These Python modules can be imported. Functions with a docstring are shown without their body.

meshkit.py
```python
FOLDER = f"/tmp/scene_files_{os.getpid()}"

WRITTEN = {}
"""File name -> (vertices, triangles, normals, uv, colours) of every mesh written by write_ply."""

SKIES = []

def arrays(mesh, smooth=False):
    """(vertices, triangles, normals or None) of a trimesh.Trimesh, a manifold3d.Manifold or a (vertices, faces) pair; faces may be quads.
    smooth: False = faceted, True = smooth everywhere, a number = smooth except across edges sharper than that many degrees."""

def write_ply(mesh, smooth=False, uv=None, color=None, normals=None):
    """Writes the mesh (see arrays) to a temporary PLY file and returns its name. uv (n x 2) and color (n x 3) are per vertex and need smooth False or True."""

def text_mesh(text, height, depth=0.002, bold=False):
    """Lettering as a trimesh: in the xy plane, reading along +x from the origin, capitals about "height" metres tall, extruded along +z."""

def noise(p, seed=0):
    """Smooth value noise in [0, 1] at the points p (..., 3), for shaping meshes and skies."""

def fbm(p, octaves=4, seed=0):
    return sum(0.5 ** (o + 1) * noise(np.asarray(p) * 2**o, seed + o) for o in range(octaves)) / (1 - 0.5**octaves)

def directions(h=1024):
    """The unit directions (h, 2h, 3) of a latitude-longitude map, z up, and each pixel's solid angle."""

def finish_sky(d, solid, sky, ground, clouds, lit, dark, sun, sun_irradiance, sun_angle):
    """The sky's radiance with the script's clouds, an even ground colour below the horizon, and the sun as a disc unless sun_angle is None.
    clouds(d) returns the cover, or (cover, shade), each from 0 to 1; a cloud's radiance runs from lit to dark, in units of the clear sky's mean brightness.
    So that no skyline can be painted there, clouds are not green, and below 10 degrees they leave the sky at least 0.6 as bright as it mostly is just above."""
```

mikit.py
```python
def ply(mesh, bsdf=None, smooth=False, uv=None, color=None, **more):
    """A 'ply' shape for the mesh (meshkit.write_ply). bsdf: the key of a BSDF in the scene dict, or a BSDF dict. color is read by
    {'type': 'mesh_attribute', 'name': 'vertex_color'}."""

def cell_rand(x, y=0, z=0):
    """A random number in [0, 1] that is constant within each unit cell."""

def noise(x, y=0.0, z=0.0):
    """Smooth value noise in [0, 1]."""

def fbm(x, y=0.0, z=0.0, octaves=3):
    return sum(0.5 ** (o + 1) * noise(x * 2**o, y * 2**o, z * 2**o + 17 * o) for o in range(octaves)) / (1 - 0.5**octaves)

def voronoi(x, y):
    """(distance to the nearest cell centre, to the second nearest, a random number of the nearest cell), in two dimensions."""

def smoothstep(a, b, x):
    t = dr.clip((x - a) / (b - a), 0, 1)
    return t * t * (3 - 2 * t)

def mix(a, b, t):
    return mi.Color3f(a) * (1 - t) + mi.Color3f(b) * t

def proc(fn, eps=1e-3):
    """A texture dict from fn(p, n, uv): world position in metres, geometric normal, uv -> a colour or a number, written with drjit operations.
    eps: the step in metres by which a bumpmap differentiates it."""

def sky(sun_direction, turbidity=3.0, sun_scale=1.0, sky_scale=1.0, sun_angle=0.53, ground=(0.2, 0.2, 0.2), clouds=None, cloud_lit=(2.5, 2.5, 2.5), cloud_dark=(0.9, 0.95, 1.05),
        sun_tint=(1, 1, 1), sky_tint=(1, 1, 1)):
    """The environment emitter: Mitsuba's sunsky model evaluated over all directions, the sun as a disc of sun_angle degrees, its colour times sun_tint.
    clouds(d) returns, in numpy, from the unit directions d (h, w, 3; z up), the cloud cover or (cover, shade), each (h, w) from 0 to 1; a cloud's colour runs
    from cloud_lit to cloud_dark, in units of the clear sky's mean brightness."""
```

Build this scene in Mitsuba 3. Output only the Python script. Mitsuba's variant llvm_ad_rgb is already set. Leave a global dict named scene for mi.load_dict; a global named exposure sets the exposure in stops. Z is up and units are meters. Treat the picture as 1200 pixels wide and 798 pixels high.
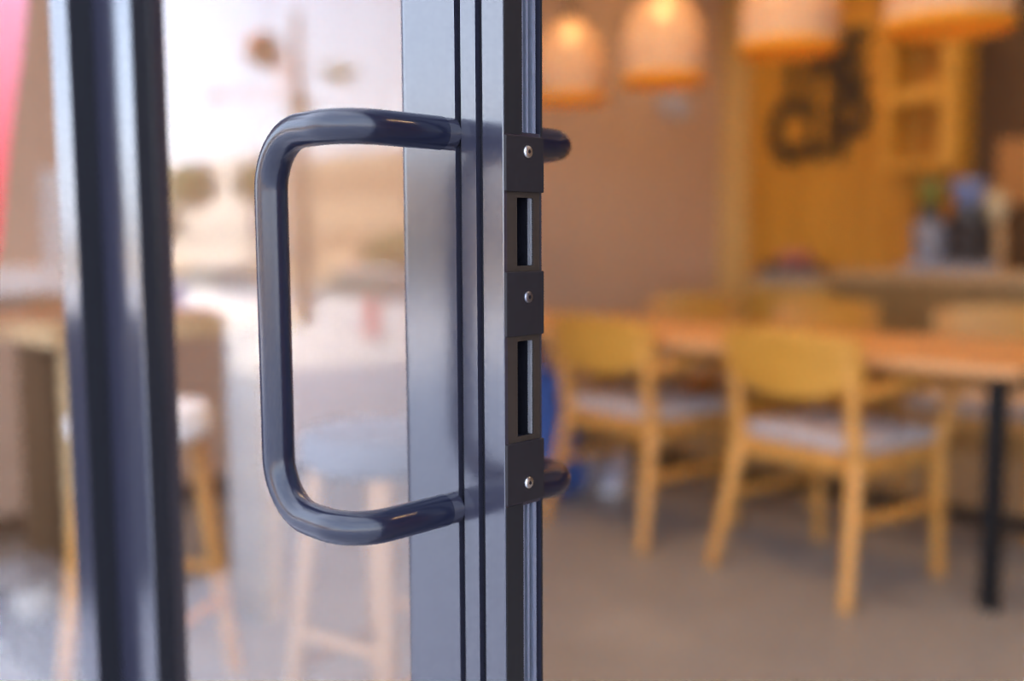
import math, random
import numpy as np, trimesh, manifold3d as m3, mitsuba as mi, drjit as dr, mikit, meshkit
from shapely.geometry import LineString, Polygon, Point
from shapely.ops import unary_union
random.seed(7); rng = np.random.default_rng(7)
scene, labels = {}, {}

# ------------------------------------------------------------------ camera, sky, sun, exposure
F_PX, PITCH, ROLL, CAM_H = 1167.0, math.radians(5.73), math.radians(0.25), 1.10
exposure = -0.1
f0 = np.array([-math.sqrt(.5), math.sqrt(.5), 0.0]); r0 = np.array([math.sqrt(.5), math.sqrt(.5), 0.0]); z0 = np.array([0, 0, 1.0])
FWD = math.cos(PITCH) * f0 - math.sin(PITCH) * z0
UP0 = math.sin(PITCH) * f0 + math.cos(PITCH) * z0
RIGHT = math.cos(ROLL) * r0 - math.sin(ROLL) * UP0
UP = math.cos(ROLL) * UP0 + math.sin(ROLL) * r0
CAM = np.array([0, 0, CAM_H])
T = mi.ScalarTransform4f
scene['camera'] = {'type': 'thinlens', 'fov': math.degrees(2 * math.atan(600 / F_PX)), 'fov_axis': 'x', 'aperture_radius': 0.0098,
                   'focus_distance': 0.712, 'near_clip': 0.02, 'far_clip': 500.0,
                   'to_world': T().look_at(origin=CAM.tolist(), target=(CAM + FWD).tolist(), up=UP.tolist())}

SKY = 36.0
SUN = (-0.30, 0.74, 0.60)
def haze(d):
    n = meshkit.fbm(d * np.array([2.2, 2.2, 5.0]) + 3.1, 4, 5)
    low = np.clip(1 - d[..., 2] / 0.35, 0, 1)
    return np.clip(0.62 + 0.25 * low + 0.8 * (n - 0.5), 0, 1), np.clip(0.25 * n, 0, 1)
scene['sky'] = mikit.sky(SUN, turbidity=3.5, sun_scale=SKY * 0.42, sky_scale=SKY, ground=(0.25, 0.23, 0.21), clouds=haze,
                         cloud_lit=(1.62, 1.72, 1.95), cloud_dark=(1.2, 1.25, 1.35))

def ray(px, py):
    return FWD + RIGHT * (px - 600) / F_PX + UP * (399 - py) / F_PX
def at_depth(px, py, d): return CAM + ray(px, py) * d
def on_z(px, py, z):
    v = ray(px, py); return CAM + v * (z - CAM_H) / v[2]
def on_y(px, py, y):
    v = ray(px, py); return CAM + v * y / v[1]
def on_x(px, py, x):
    v = ray(px, py); return CAM + v * x / v[0]

# ------------------------------------------------------------------ materials
def P(name, color, rough=0.5, metal=0.0, spec=0.5, two=True, **kw):
    if spec is not None: kw['specular'] = spec
    c = color if isinstance(color, dict) else {'type': 'rgb', 'value': list(color)}
    b = {'type': 'principled', 'base_color': c, 'roughness': rough, 'metallic': metal, **kw}
    scene[name] = {'type': 'twosided', 'b': b} if two else b
    return name
def wood_tex(c1, c2, freq=60.0, ax=2):
    def fn(p, n, uv):
        q = [p.x, p.y, p.z]
        a = [q[i] * (freq if i != ax else freq * 0.06) for i in range(3)]
        g = mikit.fbm(a[0], a[1], a[2], 3)
        return mikit.mix(c1, c2, mikit.smoothstep(0.25, 0.75, g))
    return mikit.proc(fn)
P('m_frame', (0.015, 0.0148, 0.025), 0.17, spec=None, eta=1.85)
P('m_frame_edge', (0.010, 0.010, 0.012), 0.4, spec=0.25)
P('m_gasket', (0.004, 0.004, 0.007), 0.6, spec=0.2)
P('m_rib', (0.11, 0.12, 0.16), 0.35)
P('m_plate', (0.012, 0.010, 0.012), 0.5, spec=0.2)
P('m_slot', (0.018, 0.012, 0.009), 0.5)
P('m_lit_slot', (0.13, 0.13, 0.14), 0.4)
P('m_steel', (0.62, 0.62, 0.64), 0.28, metal=1.0)
P('m_steel_dull', (0.22, 0.22, 0.25), 0.35, metal=1.0)
P('m_handle', (0.006, 0.007, 0.018), 0.20, spec=0.5)
P('m_handle_base', (0.085, 0.09, 0.12), 0.3)
P('m_black', (0.006, 0.006, 0.007), 0.5, spec=0.15)
P('m_oak', wood_tex((0.46, 0.20, 0.036), (0.55, 0.26, 0.056), 50), 0.45)
P('m_oak_back', wood_tex((0.47, 0.215, 0.026), (0.55, 0.265, 0.042), 30, 0), 0.45)
P('m_table', wood_tex((0.44, 0.21, 0.075), (0.53, 0.28, 0.115), 26, 0), 0.4)
P('m_panel', wood_tex((0.46, 0.215, 0.022), (0.54, 0.265, 0.03), 14, 2), 0.55)
P('m_trim', wood_tex((0.52, 0.33, 0.11), (0.60, 0.40, 0.15), 22, 2), 0.5)
P('m_shelf', wood_tex((0.50, 0.26, 0.03), (0.58, 0.31, 0.05), 22, 2), 0.5)
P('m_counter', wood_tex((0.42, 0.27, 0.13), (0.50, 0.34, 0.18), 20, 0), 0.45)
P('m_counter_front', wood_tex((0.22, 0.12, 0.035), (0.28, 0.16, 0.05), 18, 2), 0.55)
P('m_wall', mikit.proc(lambda p, n, uv: mikit.mix((0.47, 0.335, 0.245), (0.51, 0.365, 0.275), mikit.fbm(p.x * 2, p.y * 2, p.z * 2, 3))), 0.8, spec=0.2)
P('m_wall_dark', (0.075, 0.035, 0.010), 0.6)
P('m_ceiling', (0.62, 0.56, 0.48), 0.9, spec=0.1)
P('m_floor', mikit.proc(lambda p, n, uv: mikit.mix((0.185, 0.165, 0.145), (0.275, 0.245, 0.215), mikit.fbm(p.x * 2.3, p.y * 2.3, 0.5, 4))), 0.42, spec=0.4)
P('m_seat', (0.42, 0.355, 0.335), 0.9, spec=0.1)
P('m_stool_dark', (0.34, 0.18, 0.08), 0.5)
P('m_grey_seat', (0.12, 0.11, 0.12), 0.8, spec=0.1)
P('m_white', (0.80, 0.79, 0.80), 0.5)
P('m_letter', (0.018, 0.009, 0.005), 0.6)
P('m_grey_tray', (0.35, 0.32, 0.28), 0.5)
P('m_dark_cup', (0.03, 0.022, 0.028), 0.35)
P('m_red_box', (0.42, 0.14, 0.13), 0.6)
P('m_machine', (0.03, 0.03, 0.035), 0.3)
P('m_machine_grey', (0.27, 0.29, 0.36), 0.35)
P('m_hopper_green', (0.16, 0.17, 0.03), 0.25)
P('m_hopper_blue', (0.16, 0.22, 0.42), 0.25)
P('m_hopper_pale', (0.55, 0.45, 0.28), 0.25)
P('m_menu', (0.36, 0.17, 0.05), 0.6)
P('m_blue_cloth', (0.05, 0.10, 0.30), 0.8, spec=0.2)
P('m_pale_cloth', (0.42, 0.42, 0.50), 0.85, spec=0.2)
P('m_pave', mikit.proc(lambda p, n, uv: mikit.mix((0.53, 0.54, 0.58), (0.62, 0.63, 0.67), mikit.fbm(p.x, p.y, 0, 4))), 0.7, spec=0.3)
P('m_road', mikit.proc(lambda p, n, uv: mikit.mix((0.20, 0.20, 0.20), (0.27, 0.265, 0.26), mikit.fbm(p.x * .6, p.y * .6, 0, 4))), 0.85, spec=0.2)
P('m_earth', mikit.proc(lambda p, n, uv: mikit.mix((0.36, 0.27, 0.17), (0.44, 0.34, 0.22), mikit.fbm(p.x * .3, p.y * .3, 0, 4))), 0.9, spec=0.1)
P('m_plaster', mikit.proc(lambda p, n, uv: mikit.mix((0.40, 0.325, 0.25), (0.46, 0.38, 0.30), mikit.fbm(p.x * .5, p.y * .5, p.z * .5, 3))), 0.9, spec=0.1)
P('m_plaster_pale', (0.60, 0.60, 0.62), 0.9, spec=0.1)
P('m_facade', (0.40, 0.36, 0.32), 0.85, spec=0.2)
P('m_pier', mikit.proc(lambda p, n, uv: mikit.mix((0.17, 0.105, 0.065), (0.22, 0.14, 0.09), mikit.fbm(p.x * 4, p.y * 4, p.z * 1.5, 3))), 0.7, spec=0.2)
P('m_car_white', (0.72, 0.75, 0.77), 0.15, clearcoat=1.0, clearcoat_gloss=0.9)
P('m_car_silver', (0.50, 0.54, 0.60), 0.2, clearcoat=1.0, clearcoat_gloss=0.9)
P('m_car_red', (0.55, 0.13, 0.05), 0.2, clearcoat=1.0, clearcoat_gloss=0.9)
P('m_car_glass', (0.03, 0.07, 0.07), 0.08)
P('m_red', (0.60, 0.06, 0.07), 0.5)
P('m_blue', (0.05, 0.14, 0.40), 0.5)
P('m_bark', (0.19, 0.14, 0.10), 0.85, spec=0.1)
P('m_planter', (0.030, 0.030, 0.034), 0.6, spec=0.2)
P('m_pink_sign', (0.70, 0.45, 0.48), 0.5)
P('m_orange', (0.85, 0.33, 0.14), 0.6)
scene['m_leaf'] = {'type': 'principledthin', 'base_color': {'type': 'rgb', 'value': [0.24, 0.30, 0.13]}, 'roughness': 0.6, 'diff_trans': 0.7}
scene['m_leaf_dark'] = {'type': 'principledthin', 'base_color': {'type': 'rgb', 'value': [0.06, 0.07, 0.03]}, 'roughness': 0.6, 'diff_trans': 0.5}
scene['m_banner'] = {'type': 'principledthin', 'base_color': mikit.proc(lambda p, n, uv: mikit.mix((0.85, 0.10, 0.12), (0.84, 0.42, 0.55), mikit.smoothstep(1.15, 1.75, p.z))), 'roughness': 0.6, 'diff_trans': 0.8}
scene['m_shade'] = {'type': 'principledthin', 'base_color': {'type': 'rgb', 'value': [0.78, 0.55, 0.33]}, 'roughness': 0.8, 'diff_trans': 0.7}
scene['m_rim'] = {'type': 'principledthin', 'base_color': {'type': 'rgb', 'value': [0.85, 0.41, 0.05]}, 'roughness': 0.8, 'diff_trans': 0.7}
scene['m_glass'] = {'type': 'thindielectric', 'int_ior': 1.5}

# ------------------------------------------------------------------ helpers
def box(x0, x1, y0, y1, z0_, z1):
    m = trimesh.creation.box(extents=(abs(x1 - x0), abs(y1 - y0), abs(z1 - z0_)))
    m.apply_translation(((x0 + x1) / 2, (y0 + y1) / 2, (z0_ + z1) / 2)); return m
def cat(*ms): return trimesh.util.concatenate([m for m in ms])
def to_tm(man):
    a = man.to_mesh(); return trimesh.Trimesh(a.vert_properties[:, :3], a.tri_verts, process=False)
def rbox(x0, x1, y0, y1, z0_, z1, r=0.004, seg=8):
    s = m3.Manifold.sphere(r, seg)
    return to_tm(m3.Manifold.batch_hull([s.translate((x, y, z)) for x in (x0 + r, x1 - r) for y in (y0 + r, y1 - r) for z in (z0_ + r, z1 - r)]))
def prism(pts, z0_, z1, holes=()):
    m = trimesh.creation.extrude_polygon(Polygon(pts, holes), z1 - z0_, engine='earcut'); m.apply_translation((0, 0, z0_)); return m
def bar(p0, p1, r0_, r1_, sides=8):
    """tapered bar with a rounded-square section"""
    p0, p1 = np.array(p0, float), np.array(p1, float); t = p1 - p0; L = np.linalg.norm(t); t /= L
    a = np.cross(t, [0, 1.0, 0] if abs(t[1]) < .9 else [1.0, 0, 0]); a /= np.linalg.norm(a); b = np.cross(t, a)
    an = (np.arange(sides) + .5) / sides * 2 * math.pi
    vs = []
    for p, r in ((p0, r0_), (p1, r1_)):
        vs.append(p + r * (np.cos(an)[:, None] * a + np.sin(an)[:, None] * b))
    return trimesh.convex.convex_hull(np.vstack(vs))
def tube(path, r, sides=24, caps=True):
    p = np.asarray(path, float); n = len(p); r = np.broadcast_to(r, (n,))
    t = np.gradient(p, axis=0); t /= np.linalg.norm(t, axis=1, keepdims=True)
    a = np.cross(t[0], [0, 0, 1.0] if abs(t[0][2]) < .9 else [1.0, 0, 0]); a /= np.linalg.norm(a)
    an = np.arange(sides) / sides * 2 * math.pi; V = []
    for i in range(n):
        a = a - t[i] * (a @ t[i]); a /= np.linalg.norm(a); b = np.cross(t[i], a)
        V.append(p[i] + r[i] * (np.cos(an)[:, None] * a + np.sin(an)[:, None] * b))
    V = np.vstack(V); Fc = []
    for i in range(n - 1):
        for j in range(sides):
            k = (j + 1) % sides; q = i * sides
            Fc += [(q + j, q + k, q + sides + k), (q + j, q + sides + k, q + sides + j)]
    if caps:
        V = np.vstack([V, p[0], p[-1]]); c0, c1 = len(V) - 2, len(V) - 1
        for j in range(sides):
            k = (j + 1) % sides
            Fc += [(c0, k, j), (c1, (n - 1) * sides + j, (n - 1) * sides + k)]
    return trimesh.Trimesh(V, Fc, process=False)
def fillet(pts, rad, seg=10):
    pts = [np.array(p, float) for p in pts]; out = [pts[0]]
    for i in range(1, len(pts) - 1):
        a, b, c = pts[i - 1], pts[i], pts[i + 1]; u = (a - b) / np.linalg.norm(a - b); v = (c - b) / np.linalg.norm(c - b)
        ang = math.acos(np.clip(u @ v, -1, 1)); d = rad[i - 1] / math.tan(ang / 2)
        ctr = b + (u + v) / np.linalg.norm(u + v) * rad[i - 1] / math.sin(ang / 2)
        s, e = b + u * d - ctr, b + v * d - ctr; w = math.acos(np.clip(s @ e / (s @ s), -1, 1))
        for k in range(seg + 1):
            f = k / seg; out.append(ctr + (math.sin((1 - f) * w) * s + math.sin(f * w) * e) / math.sin(w))
    out.append(pts[-1])
    dense = [out[0]]
    for a, b in zip(out[:-1], out[1:]):
        k = max(1, int(np.linalg.norm(b - a) / 0.02))
        dense += [a + (b - a) * (j + 1) / k for j in range(k)]
    return np.array(dense)
def lathe(prof, seg=32):
    return trimesh.creation.revolve(np.array(prof, float), sections=seg)
def moved(m, x=0, y=0, z=0, rz=0.0):
    m = m.copy()
    if rz: m.apply_transform(trimesh.transformations.rotation_matrix(rz, [0, 0, 1]))
    m.apply_translation((x, y, z)); return m
def numbered(key):
    used = lambda k: k in scene or k in labels or any(s.startswith(k + '__') for s in scene)
    if not used(key): return key
    i = 1
    while used(f'{key}_{i:03d}'): i += 1
    return f'{key}_{i:03d}'
def obj(name, mesh, mat, parent=None, smooth=False, label=None, **more):
    key = numbered(f'{parent}__{name}' if parent else name)
    scene[key] = mikit.ply(mesh, mat, smooth=smooth, **more)
    if label: labels[key] = {'label': label}
    return key
def thing(name, label, cat_, group=None):
    key = numbered(name); labels[key] = {'label': label, 'category': cat_}
    if group: labels[key]['group'] = group
    return key
def tag(key, label, cat_, group=None):
    labels[key] = {'label': label, 'category': cat_}
    if group: labels[key]['group'] = group
    return key
def struct(name, mesh, mat, label=None, parent=None, smooth=False):
    key = obj(name, mesh, mat, parent, smooth)
    if parent is None:
        labels[key] = {'kind': 'structure'}
        if label: labels[key]['label'] = label; labels[key]['category'] = name.split('_')[0]
    return key

# ------------------------------------------------------------------ the setting
FY = 0.491                         # outer face of the shop front
WX, BY, RX, CZ = -3.9, 6.0, 3.6, 3.0
struct('floor', box(WX - .2, RX + .2, FY, BY + .2, -0.12, 0), 'm_floor', 'grey brown polished concrete floor of the cafe')
struct('ceiling', box(WX - .2, RX + .2, FY + .05, BY + .2, CZ, CZ + .2), 'm_ceiling', 'pale ceiling of the cafe')
struct('wall_left', box(WX - .2, WX, FY + .08, BY, 0, CZ), 'm_wall', 'beige plaster side wall of the cafe')
struct('wall_right', box(RX, RX + .2, FY + .08, BY, 0, CZ), 'm_wall', 'beige wall opposite the lettered wall side')
xa, xb, xc = on_y(880, 250, BY)[0], on_y(1052, 250, BY)[0], on_y(1137, 250, BY)[0]
wb = struct('wall_back', box(WX - .2, RX + .2, BY, BY + .2, 0, CZ), 'm_wall_dark', 'back wall with orange wood panel and dark brown side')
n_pan = 3
for i in range(n_pan):
    a = xa + (xc - xa) * i / n_pan; b = xa + (xc - xa) * (i + 1) / n_pan
    obj('panel', box(a + .002, b - .002, BY - .018, BY, 0.0, CZ), 'm_panel', wb)
struct('trim_1', box(WX + .002, xa, BY - .06, BY, 0, CZ), 'm_trim', 'pale wooden trim post in the corner of the cafe')
struct('baseboard_left', box(WX, WX + .015, FY + .1, BY - .06, 0, .09), 'm_wall_dark', 'dark baseboard of the beige wall')
# building above and beside, which shades the terrace
struct('wall_upper', box(-9, 9, FY - .02, BY + .3, CZ + .2, 8.2), 'm_facade', 'upper storey of the cafe building')
struct('wall_front', cat(box(RX, 9, FY - .02, FY + .28, 0, CZ + .2), box(-9, WX - .2, FY + .09, FY + .39, 0, CZ + .2), box(WX - .2, RX, FY, FY + .08, 2.62, CZ + .2)), 'm_facade', 'rendered front wall around the shop windows')
struct('terrace', box(-60, 40, -9.6, FY, -1.0, -0.0), 'm_pave', 'pale paved terrace in front of the cafe')
struct('road', box(-120, 80, -30, -9.6, -1.2, -1.0), 'm_road', 'road below the terrace')
struct('ground', box(-160, 120, -140, -30, -1.2, -0.9), 'm_earth', 'sandy ground on the far side of the road')

# ------------------------------------------------------------------ glazed door: fixed leaf with lock stile
LX = -0.499                       # lock edge plane
TH = 0.0394
def S(s, t): return (LX - s, FY + t)
HX0, HX1 = -1.172, -1.075         # hinge stile
ZT = 2.5
door = 'door_1'
labels[door] = {'kind': 'structure', 'label': 'glazed door leaf in a dark grey metal frame with an edge strike', 'category': 'door'}
prof = [S(.0006, 0), S(.0205, 0), S(.0205, .009), S(.0275, .009), S(.0275, 0), S(.043, 0), S(.043, .009), S(.0495, .009), S(.0495, 0),
        S(.106, 0), S(.1085, .0003), S(.111, .0012), S(.1132, .0026), S(.1146, .005), S(.1146, .017), S(.107, .017), S(.107, .024), S(.1146, .024), S(.1146, TH - .001), S(.1136, TH),
        S(.0006, TH), S(0, TH - .0006), S(0, .0372), S(.014, .0372), S(.014, .0186), S(0, .0186), S(0, .0006)]
yz = lambda py: at_depth(590, py, 0.715)[2]
def ez(py, t=.02):                # height on the lock edge at image row py
    X, Y = S(0, t); v = ray(612, py); return CAM_H + v[2] * (X * f0[0] + Y * f0[1]) / (v @ f0)
plates = [(225, 160), (393, 318), (587, 517)]
slots = [(318, 225), (517, 393)]
stile = m3.Manifold.extrude(m3.CrossSection([np.array(prof)]), ZT - .05).translate((0, 0, .05))
if stile.volume() < 1e-6:
    stile = m3.Manifold.extrude(m3.CrossSection([np.array(prof[::-1])]), ZT - .05).translate((0, 0, .05))
fill = m3.Manifold.cube((.0135, .0190, ez(155) - ez(592))).translate((LX - .014, FY + .0184, ez(592)))
stile = stile + fill
for lo, hi in slots:
    zl, zh = ez(lo) , ez(hi)
    stile = stile - m3.Manifold.cube((.004, .034, zh - zl)).translate((LX - .002, FY + .0036, zl))
    stile = stile - m3.Manifold.cube((.04, .0185, zh - zl - .004)).translate((LX - .030, FY + .0135, zl + .002))
obj('lock_stile', to_tm(stile), 'm_frame', door)
for s in (.024, .04625):
    obj('gasket', prism([S(s - .0033, .0045), S(s + .0033, .0045), S(s + .0033, .0089), S(s - .0033, .0089)], .05, ZT), 'm_gasket', door, label='black rubber strip in a groove')
# dark facing of the edge, beside the strike
def edge_strip(t0, t1, x, z0_, z1): return box(LX - .0002, LX + x, FY + t0, FY + t1, z0_, z1)
for za, zb in ((.05, ez(589)), (ez(158), ZT)):
    obj('edge_strip', edge_strip(.0012, .0184, .0006, za, zb), 'm_frame_edge', door)
    for t in (.0196, .0248, .0312):
        obj('edge_rib', box(LX - .013, LX - .0016, FY + t, FY + t + (.0022 if t < .03 else .0032), za, zb), 'm_rib', door)
    obj('channel_floor', box(LX - .0139, LX - .0125, FY + .0188, FY + .037, za, zb), 'm_gasket', door)
    obj('edge_strip', edge_strip(.0374, TH - .0004, .0006, za, zb), 'm_frame_edge', door)
sp = 'door_1__strike'
for i, (lo, hi) in enumerate(plates):
    zl, zh = ez(lo), ez(hi)
    p = obj('strike_plate', rbox(LX - .0005, LX + .0022, FY + .0006, FY + TH - .0002, zl, zh, .0006), 'm_plate', door, label='charcoal strike plate on the door edge')
    py = (178, 348, 565)[i]; zc = ez(py, .0215); yc = FY + .0225
    dome = lathe([(0, 0), (.0044, 0), (.0043, .0007), (.0034, .0014), (.002, .0016), (0, .0016)], 20)
    dome.apply_transform(trimesh.transformations.rotation_matrix(math.pi / 2, [0, 1, 0])); dome.apply_translation((LX + .0022, yc, zc))
    obj('screw', dome, 'm_steel' if i != 1 else 'm_steel_dull', p, smooth=40, label='bright screw head' if i != 1 else 'dull grey screw head')
    hexa = lathe([(0, 0), (.0014, 0), (.0014, .0003), (0, .0003)], 6)
    hexa.apply_transform(trimesh.transformations.rotation_matrix(math.pi / 2, [0, 1, 0])); hexa.apply_translation((LX + .00375, yc, zc))
    obj('screw_socket', hexa, 'm_gasket', p)
for lo, hi in slots:
    zl, zh = ez(lo), ez(hi)
    o = box(LX - .0018, LX - .0004, FY + .0038, FY + .0140, zl, zh)
    o2 = box(LX - .0018, LX - .0004, FY + .0308, FY + .0374, zl, zh)
    o3, o4 = (box(LX - .0018, LX - .0004, FY + .0139, FY + .0309, q, q + .004) for q in (zl, zh - .004))
    sb = obj('strike_box', cat(o, o2, o3, o4), 'm_slot', door, label='dark brown latch pocket between strike plates')
    obj('slot_lining', cat(box(LX - .029, LX - .0050, FY + .0285, FY + .0307, zl + .0022, zh - .0022), box(LX - .0298, LX - .0290, FY + .0136, FY + .0318, zl + .0022, zh - .0022), box(LX - .029, LX - .003, FY + .0137, FY + .0142, zl + .0022, zh - .0022)), 'm_gasket', sb)
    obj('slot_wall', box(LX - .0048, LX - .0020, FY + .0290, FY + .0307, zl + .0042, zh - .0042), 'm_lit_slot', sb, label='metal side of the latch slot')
obj('hinge_stile', prism([(HX0, FY), (HX1 - .002, FY), (HX1, FY + .002), (HX1, FY + .0195), (HX1 - .008, FY + .0195), (HX1 - .008, FY + .026), (HX1, FY + .026), (HX1, FY + TH), (HX0, FY + TH)], .05, ZT), 'm_frame', door)
obj('glazing_bead', box(HX1, HX1 + .0022, FY + .002, FY + .0185, .17, ZT - .13), 'm_gasket', door)
obj('bottom_rail', box(HX1 + .0005, LX - .1148, FY + .001, FY + TH - .001, .05, .17), 'm_frame', door)
obj('top_rail', box(HX1 + .0005, LX - .1148, FY + .001, FY + TH - .001, ZT - .13, ZT), 'm_frame', door)
def pane(x0, x1, y, za, zb):
    return trimesh.Trimesh([(x0, y, za), (x1, y, za), (x1, y, zb), (x0, y, zb)], [(0, 1, 2), (0, 2, 3)], process=False)
obj('pane', pane(HX1 - .004, LX - .110, FY + .0205, .165, ZT - .125), 'm_glass', door)

# pull handles (cranked towards the hinge side), one on each face
def hz(py):
    X, Y = LX - .057, FY; v = ray(527, py); return CAM_H + v[2] * (X * f0[0] + Y * f0[1]) / (v @ f0)
zt, zb_ = hz(157.5), hz(594)
for side, name in ((-1, 'front'), (1, 'back')):
    y0_ = FY if side < 0 else FY + TH
    xm, xg, yg = LX - .0545, LX - .057 - .090, y0_ + side * .094
    pts = [(xm, y0_ + side * .0106, zt), (xm, yg, zt), (xg, yg, zt), (xg, yg, zb_), (xm, yg, zb_), (xm, y0_ + side * .0106, zb_)]
    path = fillet(pts, [.030, .042, .042, .030])
    h = thing('pull_handle', 'dark cranked tubular pull handle on the near outer face of the glass door' if side < 0 else 'dark tubular pull handle on the inner face, mostly hidden behind the door edge', 'door handle')
    obj('grip', tube(path, .0121, 28), 'm_handle', h, smooth=50)
    for z in (zt, zb_):
        c = trimesh.creation.cylinder(.0117, .010, sections=28); c.apply_transform(trimesh.transformations.rotation_matrix(math.pi / 2, [1, 0, 0]))
        c.apply_translation((xm, y0_ + side * .005, z)); obj('mount', c, 'm_frame', h, smooth=40)

# frame post, side window
FPX0 = -1.222
struct('trim_2', box(FPX0, HX0 - .001, FY - .028, FY + .05, 0, 2.62), 'm_frame', 'dark grey frame post beside the hinge stile')
obj('frame_return', box(HX0 - .001, HX0 + .0008, FY - .0262, FY - .0005, 0, 2.62), 'm_gasket', 'trim_2')
struct('trim_3', box(HX0, LX + .8, FY, FY + .06, ZT + .01, 2.62), 'm_frame', 'dark grey head of the door frame')
struct('trim_4', box(LX + .74, LX + .80, FY - .02, FY + .06, 0, ZT + .01), 'm_frame', 'dark grey frame post right of the opening')
w1 = 'window_1'; labels[w1] = {'kind': 'structure', 'label': 'side window beside the door', 'category': 'window'}
obj('frame', cat(box(WX - .15, FPX0, FY, FY + .06, 0, .12), box(WX - .15, FPX0, FY, FY + .06, 2.5, 2.62), box(WX - .2, WX - .15, FY, FY + .06, 0, 2.62)), 'm_frame', w1)
obj('pane', pane(WX - .15, FPX0, FY + .0205, .12, 2.5), 'm_glass', w1)
w2 = 'window_2'; labels[w2] = {'kind': 'structure', 'label': 'front window right of the open doorway', 'category': 'window'}
obj('frame', cat(box(LX + .80, RX, FY, FY + .06, 0, .12), box(LX + .80, RX, FY, FY + .06, 2.5, 2.62), box(2.0, 2.06, FY, FY + .06, .12, 2.5)), 'm_frame', w2)
obj('pane', pane(LX + .80, RX, FY + .03, .12, 2.5), 'm_glass', w2)
# brown pier that projects at the left end of the shop front
px_ = -3.62
struct('wall_pier', box(px_ - .5, px_, -0.38, FY - .03, 0, CZ + .2), 'm_pier', 'brown clad pier at the end of the shop front')

# ------------------------------------------------------------------ dining table and chairs
TY0, TY1, TX0, TX1, TZ = 2.90, 3.68, -3.55, -0.93, 0.745
tb = thing('dining_table', 'long oak dining table on black metal legs with chairs on both sides', 'table')
obj('tabletop', rbox(TX0, TX1, TY0, TY1, TZ - .035, TZ, .005), 'm_table', tb)
for x in (TX0 + .10, TX1 - .10):
    for y in (TY0 + .135, TY1 - .08):
        obj('leg', box(x - .024, x + .024, y - .024, y + .024, 0, TZ - .0355), 'm_black', tb)
    obj('crossbar', box(x - .02, x + .02, TY0 + .16, TY1 - .105, TZ - .08, TZ - .0355), 'm_black', tb)
obj('stretcher', box(TX0 + .125, TX1 - .125, TY1 - .10, TY1 - .06, .10, .14), 'm_black', tb)

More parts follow.
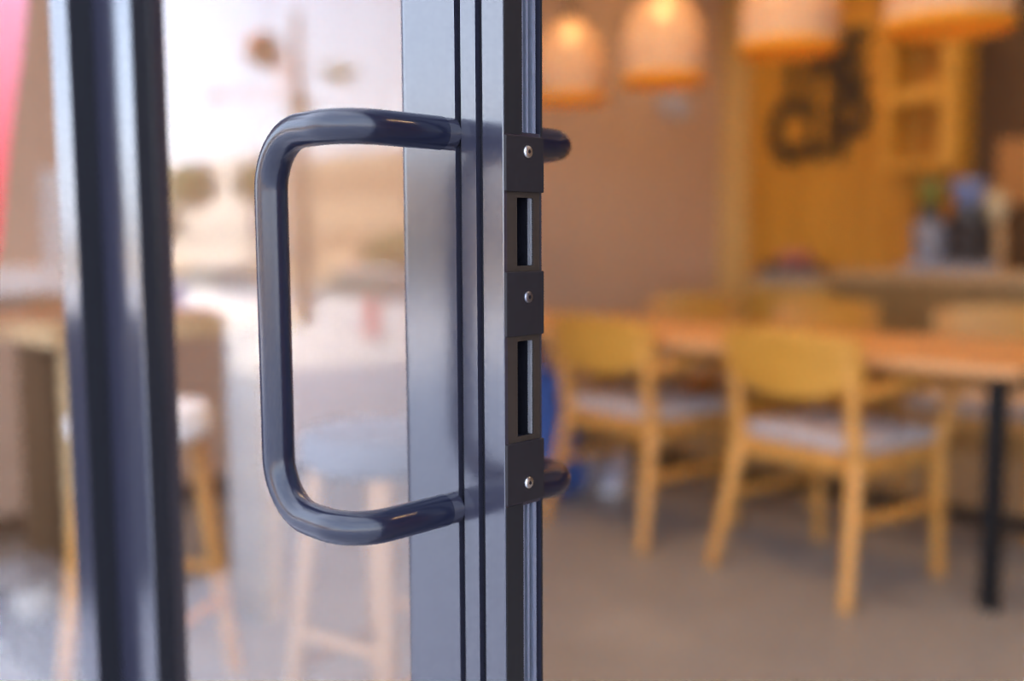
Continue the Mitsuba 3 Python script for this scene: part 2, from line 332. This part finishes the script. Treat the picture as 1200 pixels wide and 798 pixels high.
def back_mesh():
    nu, V, Fc = 13, [], []
    for i in range(nu):
        u = -1 + 2 * i / (nu - 1)
        x = .262 * u; y = -.285 + .045 * u * u; zb = .615 + .055 * abs(u) ** 2.2; zt = .825 - .02 * u * u; lean = .18
        for z, in ((zb,), (zt,)):
            for o in (-.011, .011):
                V.append((x, y + o - lean * (z - .7), z))
    for i in range(nu - 1):
        a, b = 4 * i, 4 * (i + 1)
        for p, q in ((0, 1), (1, 3), (3, 2), (2, 0)):
            Fc += [(a + p, b + p, b + q), (a + p, b + q, a + q)]
    Fc += [(0, 1, 3), (0, 3, 2)]; e = 4 * (nu - 1); Fc += [(e, e + 3, e + 1), (e, e + 2, e + 3)]
    m = trimesh.Trimesh(V, Fc, process=False); m.fix_normals(); return m
def chair_parts():
    out = []
    cush = rbox(-.235, .235, -.20, .235, .445, .495, .02, 12)
    out.append(('cushion', cush, 'm_seat'))
    fr = cat(bar((-.22, -.20, .415), (.22, -.20, .415), .028, .028, 4), bar((-.225, .20, .415), (.225, .20, .415), .028, .028, 4), bar((-.225, -.20, .415), (-.225, .20, .415), .028, .028, 4), bar((.225, -.20, .415), (.225, .20, .415), .028, .028, 4), box(-.22, .22, -.2, .2, .425, .445))
    out.append(('seat_frame', fr, 'm_oak'))
    for s in (-1, 1):
        out.append(('back_leg', cat(bar((s * .268, -.295, 0), (s * .225, -.205, .43), .018, .027), bar((s * .225, -.205, .43), (s * .225, -.262, .80), .027, .018)), 'm_oak'))
        out.append(('front_leg', cat(bar((s * .235, .238, 0), (s * .235, .21, .43), .018, .025), bar((s * .235, .21, .43), (s * .265, .255, .655), .025, .019)), 'm_oak'))
        out.append(('armrest', cat(bar((s * .235, -.235, .635), (s * .272, .03, .668), .02, .022), bar((s * .272, .03, .668), (s * .265, .275, .660), .022, .02)), 'm_oak'))
        out.append(('stretcher', bar((s * .243, -.235, .25), (s * .235, .215, .25), .017, .017), 'm_oak'))
    out.append(('backrest', back_mesh(), 'm_oak_back'))
    return out
CHAIR = [(n, mikit.ply(m, mat, smooth=(35 if n in ('cushion', 'backrest') else False)), mat) for n, m, mat in chair_parts()]
def place(parts, key, x, y, rz, z=0.0):
    M = T().translate([float(x), float(y), float(z)]).rotate([0, 0, 1], float(math.degrees(rz)))
    for n, d, _ in parts: scene[numbered(f'{key}__{n}')] = {**d, 'to_world': M}
G = 'oak armchairs around the dining table'
for x, y, rz, lab in (
    (-1.535, 3.045, -.17, 'oak armchair with pale grey seat nearest the black table leg, on the near side'),
    (-2.33, 3.07, -.12, 'oak armchair with pale grey seat just right of the door handle, on the near side'),
    (-2.95, 4.02, math.pi + .05, 'oak chair across the table behind the left armchair, only its backrest top showing'),
    (-2.24, 4.02, math.pi - .05, 'oak chair across the table behind the right armchair, in front of the dark tray'),
    (-1.42, 4.02, math.pi + .1, 'oak chair across the table at the right edge of the photo')):
    k = thing('dining_chair', lab, 'chair', G); place(CHAIR, k, x, y, rz)

# things under the table at the left
bag = thing('blue_bag', 'dark blue cloth bag standing under the table left of the left armchair', 'bag')
c0 = at_depth(640, 485, 4.35)
sph = m3.Manifold.sphere(.07, 16)
bm = to_tm(m3.Manifold.batch_hull([sph.translate((x, y, z)) for x, y, z in ((-.16, -.08, .07), (.13, -.08, .07), (-.16, .08, .07), (.13, .08, .07), (-.12, 0, .46), (.06, 0, .48))]))
obj('body', moved(bm, c0[0] - .05, c0[1], 0), 'm_blue_cloth', bag, smooth=True)
obj('strap', moved(tube([(-.10, 0, .50), (-.07, 0, .58), (-.03, 0, .60), (.02, 0, .58), (.04, 0, .50)], .012, 8), c0[0] - .05, c0[1], 0), 'm_blue_cloth', bag, smooth=True)
c1 = on_z(706, 566, 0.0)
sp_ = m3.Manifold.sphere(.045, 14)
for i, dx in enumerate((-.07, .09)):
    sh = to_tm(m3.Manifold.batch_hull([sp_.translate(q) for q in ((0, -.10, .045), (.0, .09, .045), (0, .07, .10))]))
    k = thing('shoe', 'pale grey shoe on the floor under the left armchair' + (', left one' if i == 0 else ', right one'), 'shoe', 'pale shoes under the table')
    obj('upper', moved(sh, c1[0] + dx, c1[1], .012, .4), 'm_pale_cloth', k, smooth=True)
    obj('sole', moved(rbox(-.046, .046, -.148, .138, 0, .02, .006), c1[0] + dx, c1[1], 0, .4), 'm_white', k)

# ------------------------------------------------------------------ pendant lamps
LY = 3.27
def lamp(px, py, D, lab):
    b = on_y(px, py, LY); x, y, zb = b[0], LY, b[2]
    R, H = D / 2, .36
    k = thing('pendant_lamp', lab, 'lamp', 'woven pendant lamps over the dining table')
    prof = [(R, 0), (R * 1.0, .05), (R * .985, .13), (R * .93, .20), (R * .78, .265), (R * .52, .315), (R * .28, .345), (R * .17, .36)]
    prof = np.array(prof)
    # woven shade: rings and upright strips
    strips, ns = [], 44
    for i in range(ns):
        a = 2 * math.pi * i / ns; w = 2 * math.pi / ns * .455
        V, Fc = [], []
        for r, z in prof:
            for da in (-w, w):
                V.append((r * math.cos(a + da), r * math.sin(a + da), z))
        for j in range(len(prof) - 1):
            q = 2 * j; Fc += [(q, q + 1, q + 3), (q, q + 3, q + 2)]
        strips.append(trimesh.Trimesh(V, Fc, process=False))
    for j in range(1, 12):
        z = .36 * j / 12 ; r = np.interp(z, prof[:, 1], prof[:, 0]) * 1.004
        strips.append(tube([(r * math.cos(t), r * math.sin(t), z) for t in np.linspace(0, 2 * math.pi, 33)], .0028, 4, False))
    sh = obj('shade', moved(cat(*strips), x, y, zb), 'm_shade', k); labels[sh] = {'kind': 'stuff'}
    ring = lathe([(R + .004, 0), (R + .004, .03), (R - .002, .03), (R - .002, 0), (R + .004, 0)], 40)
    obj('rim', moved(ring, x, y, zb), 'm_rim', k, label='deep orange rim')
    obj('lining', moved(lathe([(R * .972, .002), (R * .966, .12), (R * .962, .12), (R * .968, .002), (R * .972, .002)], 40), x, y, zb), 'm_rim', k)
    obj('cap', moved(lathe([(0, .395), (.02, .395), (.032, .36), (.032, .33), (0, .33)], 16), x, y, zb), 'm_black', k)
    obj('cord', box(x - .003, x + .003, y - .003, y + .003, zb + .39, CZ), 'm_black', k)
    bulb = lathe([(0, 0), (.022, .008), (.03, .03), (.024, .055), (.014, .08), (0, .085)], 16)
    kb = obj('bulb', moved(bulb, x, y, zb + .245), 'm_white', k)
    scene[kb]['emitter'] = {'type': 'area', 'radiance': {'type': 'rgb', 'value': [LAMP * 1.0, LAMP * .52, LAMP * .16]}}
LAMP = 17.0
lamp(668, 120, .315, 'woven pendant lamp nearest the door edge, lowest in the photo')
lamp(777, 98, .335, 'woven pendant lamp in front of the beige wall, second from the door edge')
lamp(924, 61, .345, 'woven pendant lamp hanging just above the dark wall letters')
lamp(1111, 36, .385, 'woven pendant lamp hanging in front of the wooden wall shelf')
# ceiling downlights
DOWN = 320.0
for i, (x, y) in enumerate(((-2.0, 2.3), (-1.2, 1.7), (1.4, 2.4), (-2.9, 4.9), (-1.1, 4.9), (1.4, 4.6))):
    k = thing('ceiling_downlight', 'round warm downlight recessed in the ceiling, ' + ('above the left near chair', 'above the right near chair', 'inside the right front window', 'above the left end of the table', 'in front of the coffee grinders', 'above the right end of the counter')[i], 'lamp', 'downlights in the cafe ceiling')
    obj('ring', moved(lathe([(.075, 0), (.10, 0), (.10, .012), (.075, .012), (.075, 0)], 24), x, y, CZ - .0121), 'm_white', k)
    d = trimesh.creation.cylinder(.07, .006, sections=24); d.apply_translation((x, y, CZ - .004))
    kd = obj('diffuser', d, 'm_white', k)
    scene[kd]['emitter'] = {'type': 'area', 'radiance': {'type': 'rgb', 'value': [DOWN * (1.3 if i < 2 else 1.0) * c for c in (1.0, .58, .24)]}}

# ------------------------------------------------------------------ wall lettering, sign, shelf
def stroke_letter(ch):
    """letters of rounded strokes in a 0.8 x 1 cell"""
    w = {'C': .235, 'U': .23, 'P': .25, 'T': .25, 'H': .31, 'E': .28}[ch]
    arc = lambda cx, cy, rx, ry, a0, a1: [(cx + rx * math.cos(math.radians(a)), cy + ry * math.sin(math.radians(a))) for a in np.linspace(a0, a1, 22)]
    L = {'C': [arc(.42, .5, .33, .41, 50, 310)], 'U': [[(.1, .91), (.1, .42)] + arc(.4, .42, .3, .33, 180, 360) + [(.7, .91)]],
         'P': [[(.12, .09), (.12, .91), (.4, .91)] + arc(.40, .67, .29, .24, 90, -90) + [(.12, .43)]],
         'T': [[(.08, .91), (.72, .91)], [(.4, .91), (.4, .09)]], 'H': [[(.1, .09), (.1, .91)], [(.7, .09), (.7, .91)], [(.1, .5), (.7, .5)]],
         'E': [[(.68, .91), (.13, .91), (.13, .09), (.68, .09)], [(.13, .5), (.6, .5)]]}[ch]
    return unary_union([LineString(l).buffer(w / 2, quad_segs=4) for l in L])
def letters(word, row_px, ztop, zbot):
    n = 0
    ws = thing('wall_letters', f'dark brown raised letters {word} on the orange wood wall', 'sign')
    for ch, (pa, pb) in zip(word, row_px):
        xl, xr = on_y(pa, 150, BY)[0], on_y(pb, 150, BY)[0]
        g = stroke_letter(ch); m = cat(*[trimesh.creation.extrude_polygon(q, .025, engine='earcut') for q in getattr(g, 'geoms', [g])])
        v = m.vertices; x = xl + (xr - xl) * v[:, 0] / .8; z = zbot + (ztop - zbot) * v[:, 1]; y = BY - .0205 - v[:, 2]
        mm = trimesh.Trimesh(np.c_[x, y, z], m.faces, process=False); mm.fix_normals()
        obj('letter', mm, 'm_letter', ws)
zr = lambda py, px=965: on_y(px, py, BY)[2]
letters('CUP', ((907, 953), (951, 979), (984, 1021)), zr(112), zr(188))
letters('THE', ((912, 948), (949, 983), (984, 1018)), zr(44), zr(105))
# pale round sign on the beige wall
c = on_x(790, 124, WX); 
e = trimesh.creation.icosphere(2, 1.0); e.apply_scale((.012, .20, .085)); e.apply_translation((WX + .008, c[1], c[2]))
tag(obj('wall_plaque', e, 'm_pale_cloth', smooth=True), 'small pale oval plaque on the beige wall under the second pendant lamp', 'sign')
# wooden wall shelf with two compartments
x0, x1 = xb, xc; za, zbm, zc_ = on_y(1095, 200, BY)[2], on_y(1095, 117, BY)[2], on_y(1095, 38, BY)[2]
ws = thing('wall_shelf', 'orange wooden wall shelf with two open compartments above the coffee grinders', 'shelf')
yf = BY - .25
obj('back_panel', box(x0, x1, BY - .03, BY - .0185, za, zc_), 'm_panel', ws)
for nm, b in (('side_panel', (x0, x0 + .05)), ('side_panel', (x1 - .10, x1))): obj(nm, box(b[0], b[1], yf, BY - .03, za, zc_), 'm_shelf', ws)
for zz, h in ((za, .05), (zbm - .04, .09), (zc_ - .06, .06)): obj('board', box(x0 + .0501, x1 - .1001, yf + .002, BY - .03, zz, zz + h), 'm_shelf', ws)

# ------------------------------------------------------------------ counter, coffee machines
CY = 5.3
zc = .925
cx0 = on_y(975, 335, CY - .05)[0]
ct = thing('bar_counter', 'long wooden back counter carrying the coffee grinders, behind the dining table', 'counter')
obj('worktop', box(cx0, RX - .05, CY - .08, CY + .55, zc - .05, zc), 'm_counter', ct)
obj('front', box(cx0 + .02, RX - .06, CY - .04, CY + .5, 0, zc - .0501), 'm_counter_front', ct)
lx0, lx1 = on_y(876, 340, CY - .1)[0], cx0 - .004
lc = thing('side_counter', 'low wooden cabinet carrying the dark tray at the left end of the counter', 'cabinet')
obj('worktop', box(lx0, lx1, CY - .12, CY + .4, .82, .86), 'm_counter', lc); obj('body', box(lx0 + .01, lx1, CY - .1, CY + .38, 0, .8199), 'm_shelf', lc)
tr = on_y(925, 335, CY + .1)
ty = CY + .12
tk = tag(obj('tray', moved(lathe([(0, 0), (.20, 0), (.235, .05), (.225, .05), (.19, .012), (0, .012)], 28), tr[0], ty, .86), 'm_grey_tray', smooth=40), 'grey tray holding dark cups at the left end of the counter', 'tray')
for i, (dx, dy) in enumerate(((-.13, -.03), (-.03, -.06), (.07, -.05), (.14, .03))):
    wh = ('leftmost', 'second from the left', 'third from the left', 'rightmost')[i]
    tag(obj('cup', moved(lathe([(0, 0), (.03, 0), (.042, .09), (.038, .09), (.027, .006), (0, .006)], 20), tr[0] + dx, ty + dy, .8725), 'm_dark_cup', smooth=40), f'dark cup in the grey tray on the counter, {wh} of four', 'cup', 'dark cups in the grey tray')
tag(obj('napkin_box', rbox(tr[0] - .12, tr[0] + .06, ty + .06, ty + .14, .8725, 1.02, .008), 'm_red_box'), 'reddish box standing behind the dark cups in the grey tray', 'box')
def grinder(px, w, hop, bodym, lab, base=None):
    p = on_y(px, 326, CY + .12); x, y, z = p[0], CY + .12, zc
    k = thing('coffee_grinder', lab, 'coffee grinder')
    obj('base', moved(rbox(-w / 2, w / 2, -.13, .13, 0, .05, .01), x, y, z, -.3), 'm_machine_grey', k)
    obj('body', moved(rbox(-w * .42, w * .42, -.06, .12, .0505, .27, .02), x, y, z, -.3), bodym, k)
    obj('portafilter_fork', moved(rbox(-.03, .03, -.12, -.0605, .13, .16, .008), x, y, z, -.3), 'm_steel_dull', k)
    obj('collar', moved(lathe([(0, .2705), (w * .40, .2705), (w * .40, .33), (w * .3, .35), (0, .35)], 20), x, y, z), 'm_machine', k, smooth=40)
    obj('hopper', moved(lathe([(0, .3505), (w * .28, .3505), (w * .44, .42), (w * .46, .47), (w * .38, .485), (0, .49)], 24), x, y, z), hop, k, smooth=40)
grinder(1087, .15, 'm_hopper_green', 'm_machine_grey', 'coffee grinder with an olive hopper, left one on the counter')
grinder(1131, .20, 'm_hopper_blue', 'm_machine', 'black coffee grinder with a blue hopper, middle of the counter')
p = on_y(1158, 300, CY + .3)
jar = thing('glass_jar', 'pale round topped jar right of the blue grinder', 'jar')
obj('body', moved(lathe([(0, 0), (.07, 0), (.075, .2), (.05, .26), (0, .26)], 20), p[0], CY + .34, zc), 'm_counter', jar, smooth=40)
obj('lid', moved(lathe([(0, .2605), (.05, .2605), (.085, .33), (.08, .40), (.045, .43), (0, .44)], 20), p[0], CY + .34, zc), 'm_hopper_pale', jar, smooth=40)
a, b = on_y(1168, 240, BY), on_y(1230, 160, BY)
tag(obj('menu_board', box(a[0], b[0], BY - .03, BY, a[2], b[2]), 'm_menu'), 'brown board on the dark back wall at the right edge of the photo', 'board')

# ------------------------------------------------------------------ left of the room, behind the glass
bt = thing('bar_table', 'thick wooden bar table behind the glass at the left, beside the white seated stool', 'table')
obj('tabletop', rbox(-3.15, -2.47, .90, 1.62, .845, .905, .006), 'm_counter', bt)
obj('leg', box(-2.70, -2.49, 1.00, 1.06, 0, .8448), 'm_counter', bt); obj('leg', box(-2.70, -2.49, 1.48, 1.54, 0, .8448), 'm_counter', bt)
obj('end_panel', box(-2.96, -2.705, .985, 1.01, 0, .8448), 'm_wall_dark', bt, label='dark brown end panel')
def stool_parts():
    out = [('seat', moved(lathe([(0, 0), (.14, 0), (.162, .02), (.165, .055), (.15, .078), (.08, .088), (0, .09)], 28), 0, 0, .63), 'm_white')]
    for a in range(4):
        t = math.pi / 4 + a * math.pi / 2; c, s = math.cos(t), math.sin(t)
        out.append(('leg', bar((c * .205, s * .205, 0), (c * .125, s * .125, .6298), .019, .024), 'm_oak'))
    for a in range(4):
        t, t2 = math.pi / 4 + a * math.pi / 2, math.pi / 4 + (a + 1) * math.pi / 2; h = .20 if a % 2 else .28; r = .205 - .08 * h / .63
        out.append(('footrest', bar((r * math.cos(t), r * math.sin(t), h), (r * math.cos(t2), r * math.sin(t2), h), .013, .013), 'm_oak'))
    return out
STOOL = [(n, mikit.ply(m, mat, smooth=(40 if n == 'seat' else False)), mat) for n, m, mat in stool_parts()]
for x, y, rz, lab in ((-2.30, 1.04, .55, 'wooden bar stool with round white seat at the bar table, seen beside the hinge stile'), (-1.66, 1.26, .2, 'wooden bar stool with dim grey seat seen through the glass below the handle')):
    k = thing('bar_stool', lab, 'stool', 'wooden bar stools')
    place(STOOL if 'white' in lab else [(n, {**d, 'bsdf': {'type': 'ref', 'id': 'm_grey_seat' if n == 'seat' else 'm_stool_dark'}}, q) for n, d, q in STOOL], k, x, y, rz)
stp = thing('floor_plinth', 'low dark plinth under a pale pot at the lower left corner', 'plinth')
obj('block', rbox(-3.05, -2.52, .86, .97, 0, .09, .008), 'm_black', stp)
tag(obj('small_pot', moved(lathe([(0, 0), (.03, 0), (.05, .025), (.055, .055), (.045, .085), (.036, .085), (.044, .055), (0, .02)], 20), -2.74, .925, .0905), 'm_grey_tray', smooth=40), 'small pale grey pot on the dark plinth, lower left corner', 'pot')
# ledge, panel and banner on the side wall
l0, l1 = on_x(-40, 330, WX)[1], on_x(150, 330, WX)[1]
zl0, zl1 = on_x(50, 343, WX)[2], on_x(50, 312, WX)[2]
tag(obj('wall_ledge', rbox(WX + .0005, WX + .14, l0, l1, zl0, zl1, .008), 'm_white'), 'long white ledge on the side wall seen at the left edge behind glass', 'ledge')
zz0, zz1 = on_x(50, 374, WX)[2], zl0 - .002
tag(obj('ledge_board', box(WX + .0005, WX + .11, on_x(30, 360, WX)[1], l1, zz0, zz1), 'm_table'), 'orange brown board under the white ledge on the side wall', 'board')
tag(obj('wall_panel', box(WX + .0005, WX + .03, on_x(50, 250, WX)[1], on_x(96, 250, WX)[1], zl1 + .002, on_x(70, 200, WX)[2]), 'm_plaster_pale'), 'pale rectangular panel above the white ledge', 'panel')
bn = thing('feather_banner', 'pink and red feather banner with a curved edge at the left edge of the photo', 'banner')
px0 = on_y(-97, 200, .80)[0]
B = [(10, -170), (22, -120), (30, -60), (31, 0), (27, 70), (20, 140), (11, 215), (-1, 285), (-20, 340), (-45, 368)]
pts = [on_y(u, v, .80) for u, v in B]; zl = pts[-1][2] - .02
pts = [(px0 + .012, 0, 2.30), (px0 + .12, 0, 2.27)] + pts + [(px0 + .012, 0, zl)]
pl = Polygon([(p[0], p[2]) for p in pts]); bmesh = trimesh.creation.extrude_polygon(pl, .002, engine='earcut')
v = bmesh.vertices; bmesh = trimesh.Trimesh(np.c_[v[:, 0], .80 + v[:, 2] + .01 * np.sin(v[:, 0] * 14), v[:, 1]], bmesh.faces[:, ::-1], process=False)
obj('cloth', bmesh, 'm_banner', bn)
obj('pole', moved(trimesh.creation.cylinder(.012, 2.3, sections=12), px0, .80, 1.17), 'm_machine_grey', bn)
obj('base', moved(lathe([(0, 0), (.2, 0), (.2, .02), (0, .03)], 24), px0, .80, 0), 'm_black', bn)

# ------------------------------------------------------------------ the street behind the photographer, mirrored in the glass
GY = FY + .0205
def mir(px, py, d):                # point seen by reflection in the glass plane, at depth d
    p = at_depth(px, py, d); return np.array([p[0], 2 * GY - p[1], p[2]])
def mir_y(px, py, y):
    v = ray(px, py); d = (2 * GY - y) / v[1]; p = CAM + v * d; return np.array([p[0], y, p[2]])
# planter near the front
pk = thing('planter', 'dark rectangular planter on the terrace mirrored behind the bar stool', 'planter')
obj('box', box(-3.58, -2.98, -.62, -.24, 0, .86), 'm_planter', pk)
obj('soil', box(-3.56, -3.0, -.60, -.26, .86, .875), 'm_slot', pk)

def leaves(n, c, r, size, seed):
    g = np.random.default_rng(seed); d = g.normal(size=(n, 3)); d /= np.linalg.norm(d, axis=1, keepdims=True)
    p = np.array(c) + d * (g.random((n, 1)) ** .4) * np.array(r)
    a = g.normal(size=(n, 3)); a /= np.linalg.norm(a, axis=1, keepdims=True); b = np.cross(a, g.normal(size=(n, 3))); b /= np.linalg.norm(b, axis=1, keepdims=True)
    s = size * (.6 + .8 * g.random((n, 1)))
    V = np.stack([p - a * s, p + b * s * .5, p + a * s, p - b * s * .5], 1).reshape(-1, 3); i = np.arange(n)[:, None] * 4
    return trimesh.Trimesh(V, np.vstack([i + [0, 1, 2], i + [0, 2, 3]]), process=False)
def car(x, y, z, rz, mat, lab):
    k = thing('car', lab, 'car', None)
    L = 4.1
    side = [(-2.05, .28), (-2.05, .62), (-1.92, .80), (-1.0, .92), (-.95, .93), (1.55, .93), (1.98, .88), (2.05, .6), (2.03, .28)]
    def ext(pts, w, yo=0):
        m = trimesh.creation.extrude_polygon(Polygon(pts), w, engine='earcut'); vv = m.vertices
        m = trimesh.Trimesh(np.c_[vv[:, 0], vv[:, 2] - w / 2, vv[:, 1]], m.faces, process=False); m.fix_normals(); return m
    def wedge(pts, w0, w1):
        zmin, zmax = min(p[1] for p in pts), max(p[1] for p in pts)
        m = ext(pts, 1.0); vv = m.vertices.copy(); f = (vv[:, 2] - zmin) / (zmax - zmin); vv[:, 1] *= w0 + (w1 - w0) * f; return trimesh.Trimesh(vv, m.faces, process=False)
    obj('body', moved(ext(side, 1.70), x, y, z, rz), mat, k)
    obj('windows', moved(wedge([(-1.0, .9305), (-.35, 1.38), (1.25, 1.38), (1.75, .9305)], 1.60, 1.28), x, y, z, rz), 'm_car_glass', k)
    obj('roof', moved(wedge([(-.42, 1.381), (-.2, 1.45), (1.1, 1.45), (1.3, 1.381)], 1.30, 1.1), x, y, z, rz), mat, k)
    for sx in (-1.25, 1.25):
        for sy in (-.80, .80):
            w = trimesh.creation.cylinder(.31, .2, sections=24); w.apply_transform(trimesh.transformations.rotation_matrix(math.pi / 2, [1, 0, 0])); w.apply_translation((sx, sy, .31))
            obj('wheel', moved(w, x, y, z, rz), 'm_black', k)
p = mir_y(250, 335, -13.0); car(p[0], -13.0, -1.0, .0, 'm_car_white', 'white car parked on the road, mirrored in the glass left of the handle')
p = mir_y(430, 335, -13.0); car(p[0], -13.0, -1.0, .0, 'm_car_silver', 'pale silver car on the road, mirrored in the glass inside the handle')
p = mir_y(452, 300, -27.0); car(p[0], -27.0, -1.0, .0, 'm_car_red', 'orange red car far across the road, mirrored near the lock stile')
# red bollard on the terrace, blue bin
p = mir(437, 398, 11.5)
bo = thing('bollard', 'small red bollard on the terrace, mirrored in the glass inside the handle', 'bollard')
obj('post', moved(trimesh.creation.cylinder(.07, .42, sections=16), p[0], p[1], .23), 'm_red', bo); obj('base', moved(trimesh.creation.cylinder(.12, .02, sections=16), p[0], p[1], .01), 'm_black', bo)
p = mir(197, 365, 14.0)
bi = thing('bin', 'blue waste bin on the terrace, mirrored beside the hinge stile', 'bin')
obj('body', moved(trimesh.creation.cylinder(.22, .48, sections=20), p[0], p[1], .24), 'm_blue', bi); obj('lid', moved(lathe([(0, .4805), (.23, .4805), (.2, .54), (0, .56)], 20), p[0], p[1], 0), 'm_blue', bi)
# far buildings
def building(x0, x1, y0, y1, h, mat, lab, nw, rows, wm='m_car_glass'):
    k = thing('building', lab, 'building'); z0_ = -.9
    obj('walls', box(x0, x1, y0, y1, z0_, h), mat, k)
    obj('roof_edge', box(x0 - .1, x1 + .1, y0 - .1, y1 + .12, h, h + .2), mat, k)
    for r in range(rows):
        for i in range(nw):
            c = x0 + (x1 - x0) * (i + .5) / nw; zz = z0_ + (h - z0_) * (r + .5) / rows
            obj('window', box(c - .45, c + .45, y1, y1 + .05, zz - .4, zz + .5), wm, k)
def bx(px, y): return mir_y(px, 300, y)[0]
building(bx(338, -40), bx(480, -40), -52, -40, 6.9, 'm_plaster', 'long sunlit beige building across the road, mirrored inside the handle', 9, 2, 'm_pier')
building(bx(195, -52), bx(300, -52), -64, -52, 9.6, 'm_plaster_pale', 'pale building far across the road, mirrored left of the handle', 10, 2)
building(bx(480, -46) + 14, bx(480, -46) + 44, -60, -46, 7.0, 'm_plaster', 'beige block farther along the road', 8, 3)
# trees
def tree(px, d, h, r, lab, trunk_r=.12, n=2600):
    p = mir(px, 300, d); k = thing('tree', lab, 'tree')
    z0_ = -.95 if p[1] < -9.6 else 0
    obj('trunk', tube([(p[0], p[1], z0_), (p[0] + .05, p[1], h * .4), (p[0], p[1] + .05, h * .85)], [trunk_r, trunk_r * .8, trunk_r * .5], 10), 'm_bark', k, smooth=True)
    kk = obj('foliage', leaves(n, (p[0], p[1], h), r, .22, int(px)), 'm_leaf', k); labels[kk] = {'kind': 'stuff'}
tree(228, 70, 5.0, (1.7, 1.7, 1.6), 'rounded olive green tree in front of the pale building, mirrored left of the handle')
tree(190, 48, 2.0, (.9, .9, 1.2), 'dark green tree mirrored right beside the hinge stile')
tree(300, 60, 4.6, (1.0, 1.0, 1.2), 'small green tree mirrored just left of the handle')
tree(466, 36, .6, (1.2, 1.2, .8), 'low green tree mirrored beside the lock stile', .08, 1200)
# slim lamp post tree with hanging basket and sign
q = mir(354, 300, 13.5); pk = thing('slim_tree', 'slim brown trunk with a few pale fronds, mirrored above the handle', 'tree')
gz = 0.0 if q[1] > -9.6 else -1.0
ztop = mir(354, 20, 13.5)[2]
obj('trunk', tube([(q[0], q[1], gz), (q[0] + .03, q[1], 1.2), (q[0], q[1], ztop)], [.13, .11, .05], 12), 'm_bark', pk, smooth=True)
fr = mir(402, 85, 13.5); kk = obj('frond', leaves(34, fr, (.32, .32, .10), .10, 5), 'm_leaf', pk); labels[kk] = {'kind': 'stuff'}
f2 = mir(350, 122, 13.5); kk = obj('frond', leaves(40, f2, (.14, .14, .16), .10, 6), 'm_leaf', pk); labels[kk] = {'kind': 'stuff'}
b0 = mir(310, 62, 13.3); hb = thing('hanging_basket', 'round hanging basket with orange flowers, mirrored in the glass above the handle', 'hanging basket')
obj('bowl', moved(lathe([(0, -.22), (.14, -.18), (.24, -.04), (.26, .06), (0, .06)], 20), *b0), 'm_bark', hb, smooth=40)
kk = obj('flowers', leaves(260, b0 + [-.06, 0, .08], (.24, .24, .20), .06, 8), 'm_orange', hb); labels[kk] = {'kind': 'stuff'}
kk = obj('foliage', leaves(200, b0 + [.10, .02, .02], (.18, .18, .26), .06, 9), 'm_leaf_dark', hb); labels[kk] = {'kind': 'stuff'}
ar = mir(248, 113, 13.4); ar2 = mir(341, 109, 13.3)
br = thing('sign_arm', 'thin pinkish arm with a knob on its end, reaching left from the slim trunk', 'bracket')
obj('rod', tube([ar, (ar + ar2) / 2, ar2], .03, 8), 'm_pink_sign', br); obj('knob', moved(trimesh.creation.icosphere(1, .08), *ar), 'm_bark', br)
obj('hanger', tube([b0 + [0, 0, .06], b0 + [0, 0, .5], b0 + [.25, 0, .75]], .015, 6), 'm_machine_grey', hb)
sg0, sg1 = mir(316, 98, 13.0), mir(350, 66, 13.0)
sk = thing('square_sign', 'small square pinkish white sign beside the hanging basket', 'sign')
sx = np.array([sg1[0] - sg0[0], sg1[1] - sg0[1]]); 
xs, xe = sorted((sg0[0], sg1[0])); ys = (sg0[1] + sg1[1]) / 2
obj('board', box(xs, xe, ys - .01, ys + .01, sg0[2], sg1[2]), 'm_pink_sign', sk)
for f in ((xs, xs + .03, sg0[2], sg1[2]), (xe - .03, xe, sg0[2], sg1[2])): obj('border', box(f[0], f[1], ys + .0101, ys + .02, f[2], f[3]), 'm_white', sk)
for f in (sg0[2], (sg0[2] + sg1[2]) / 2 - .015, sg1[2] - .03): obj('border', box(xs + .0301, xe - .0301, ys + .0101, ys + .02, f, f + .03), 'm_white', sk)
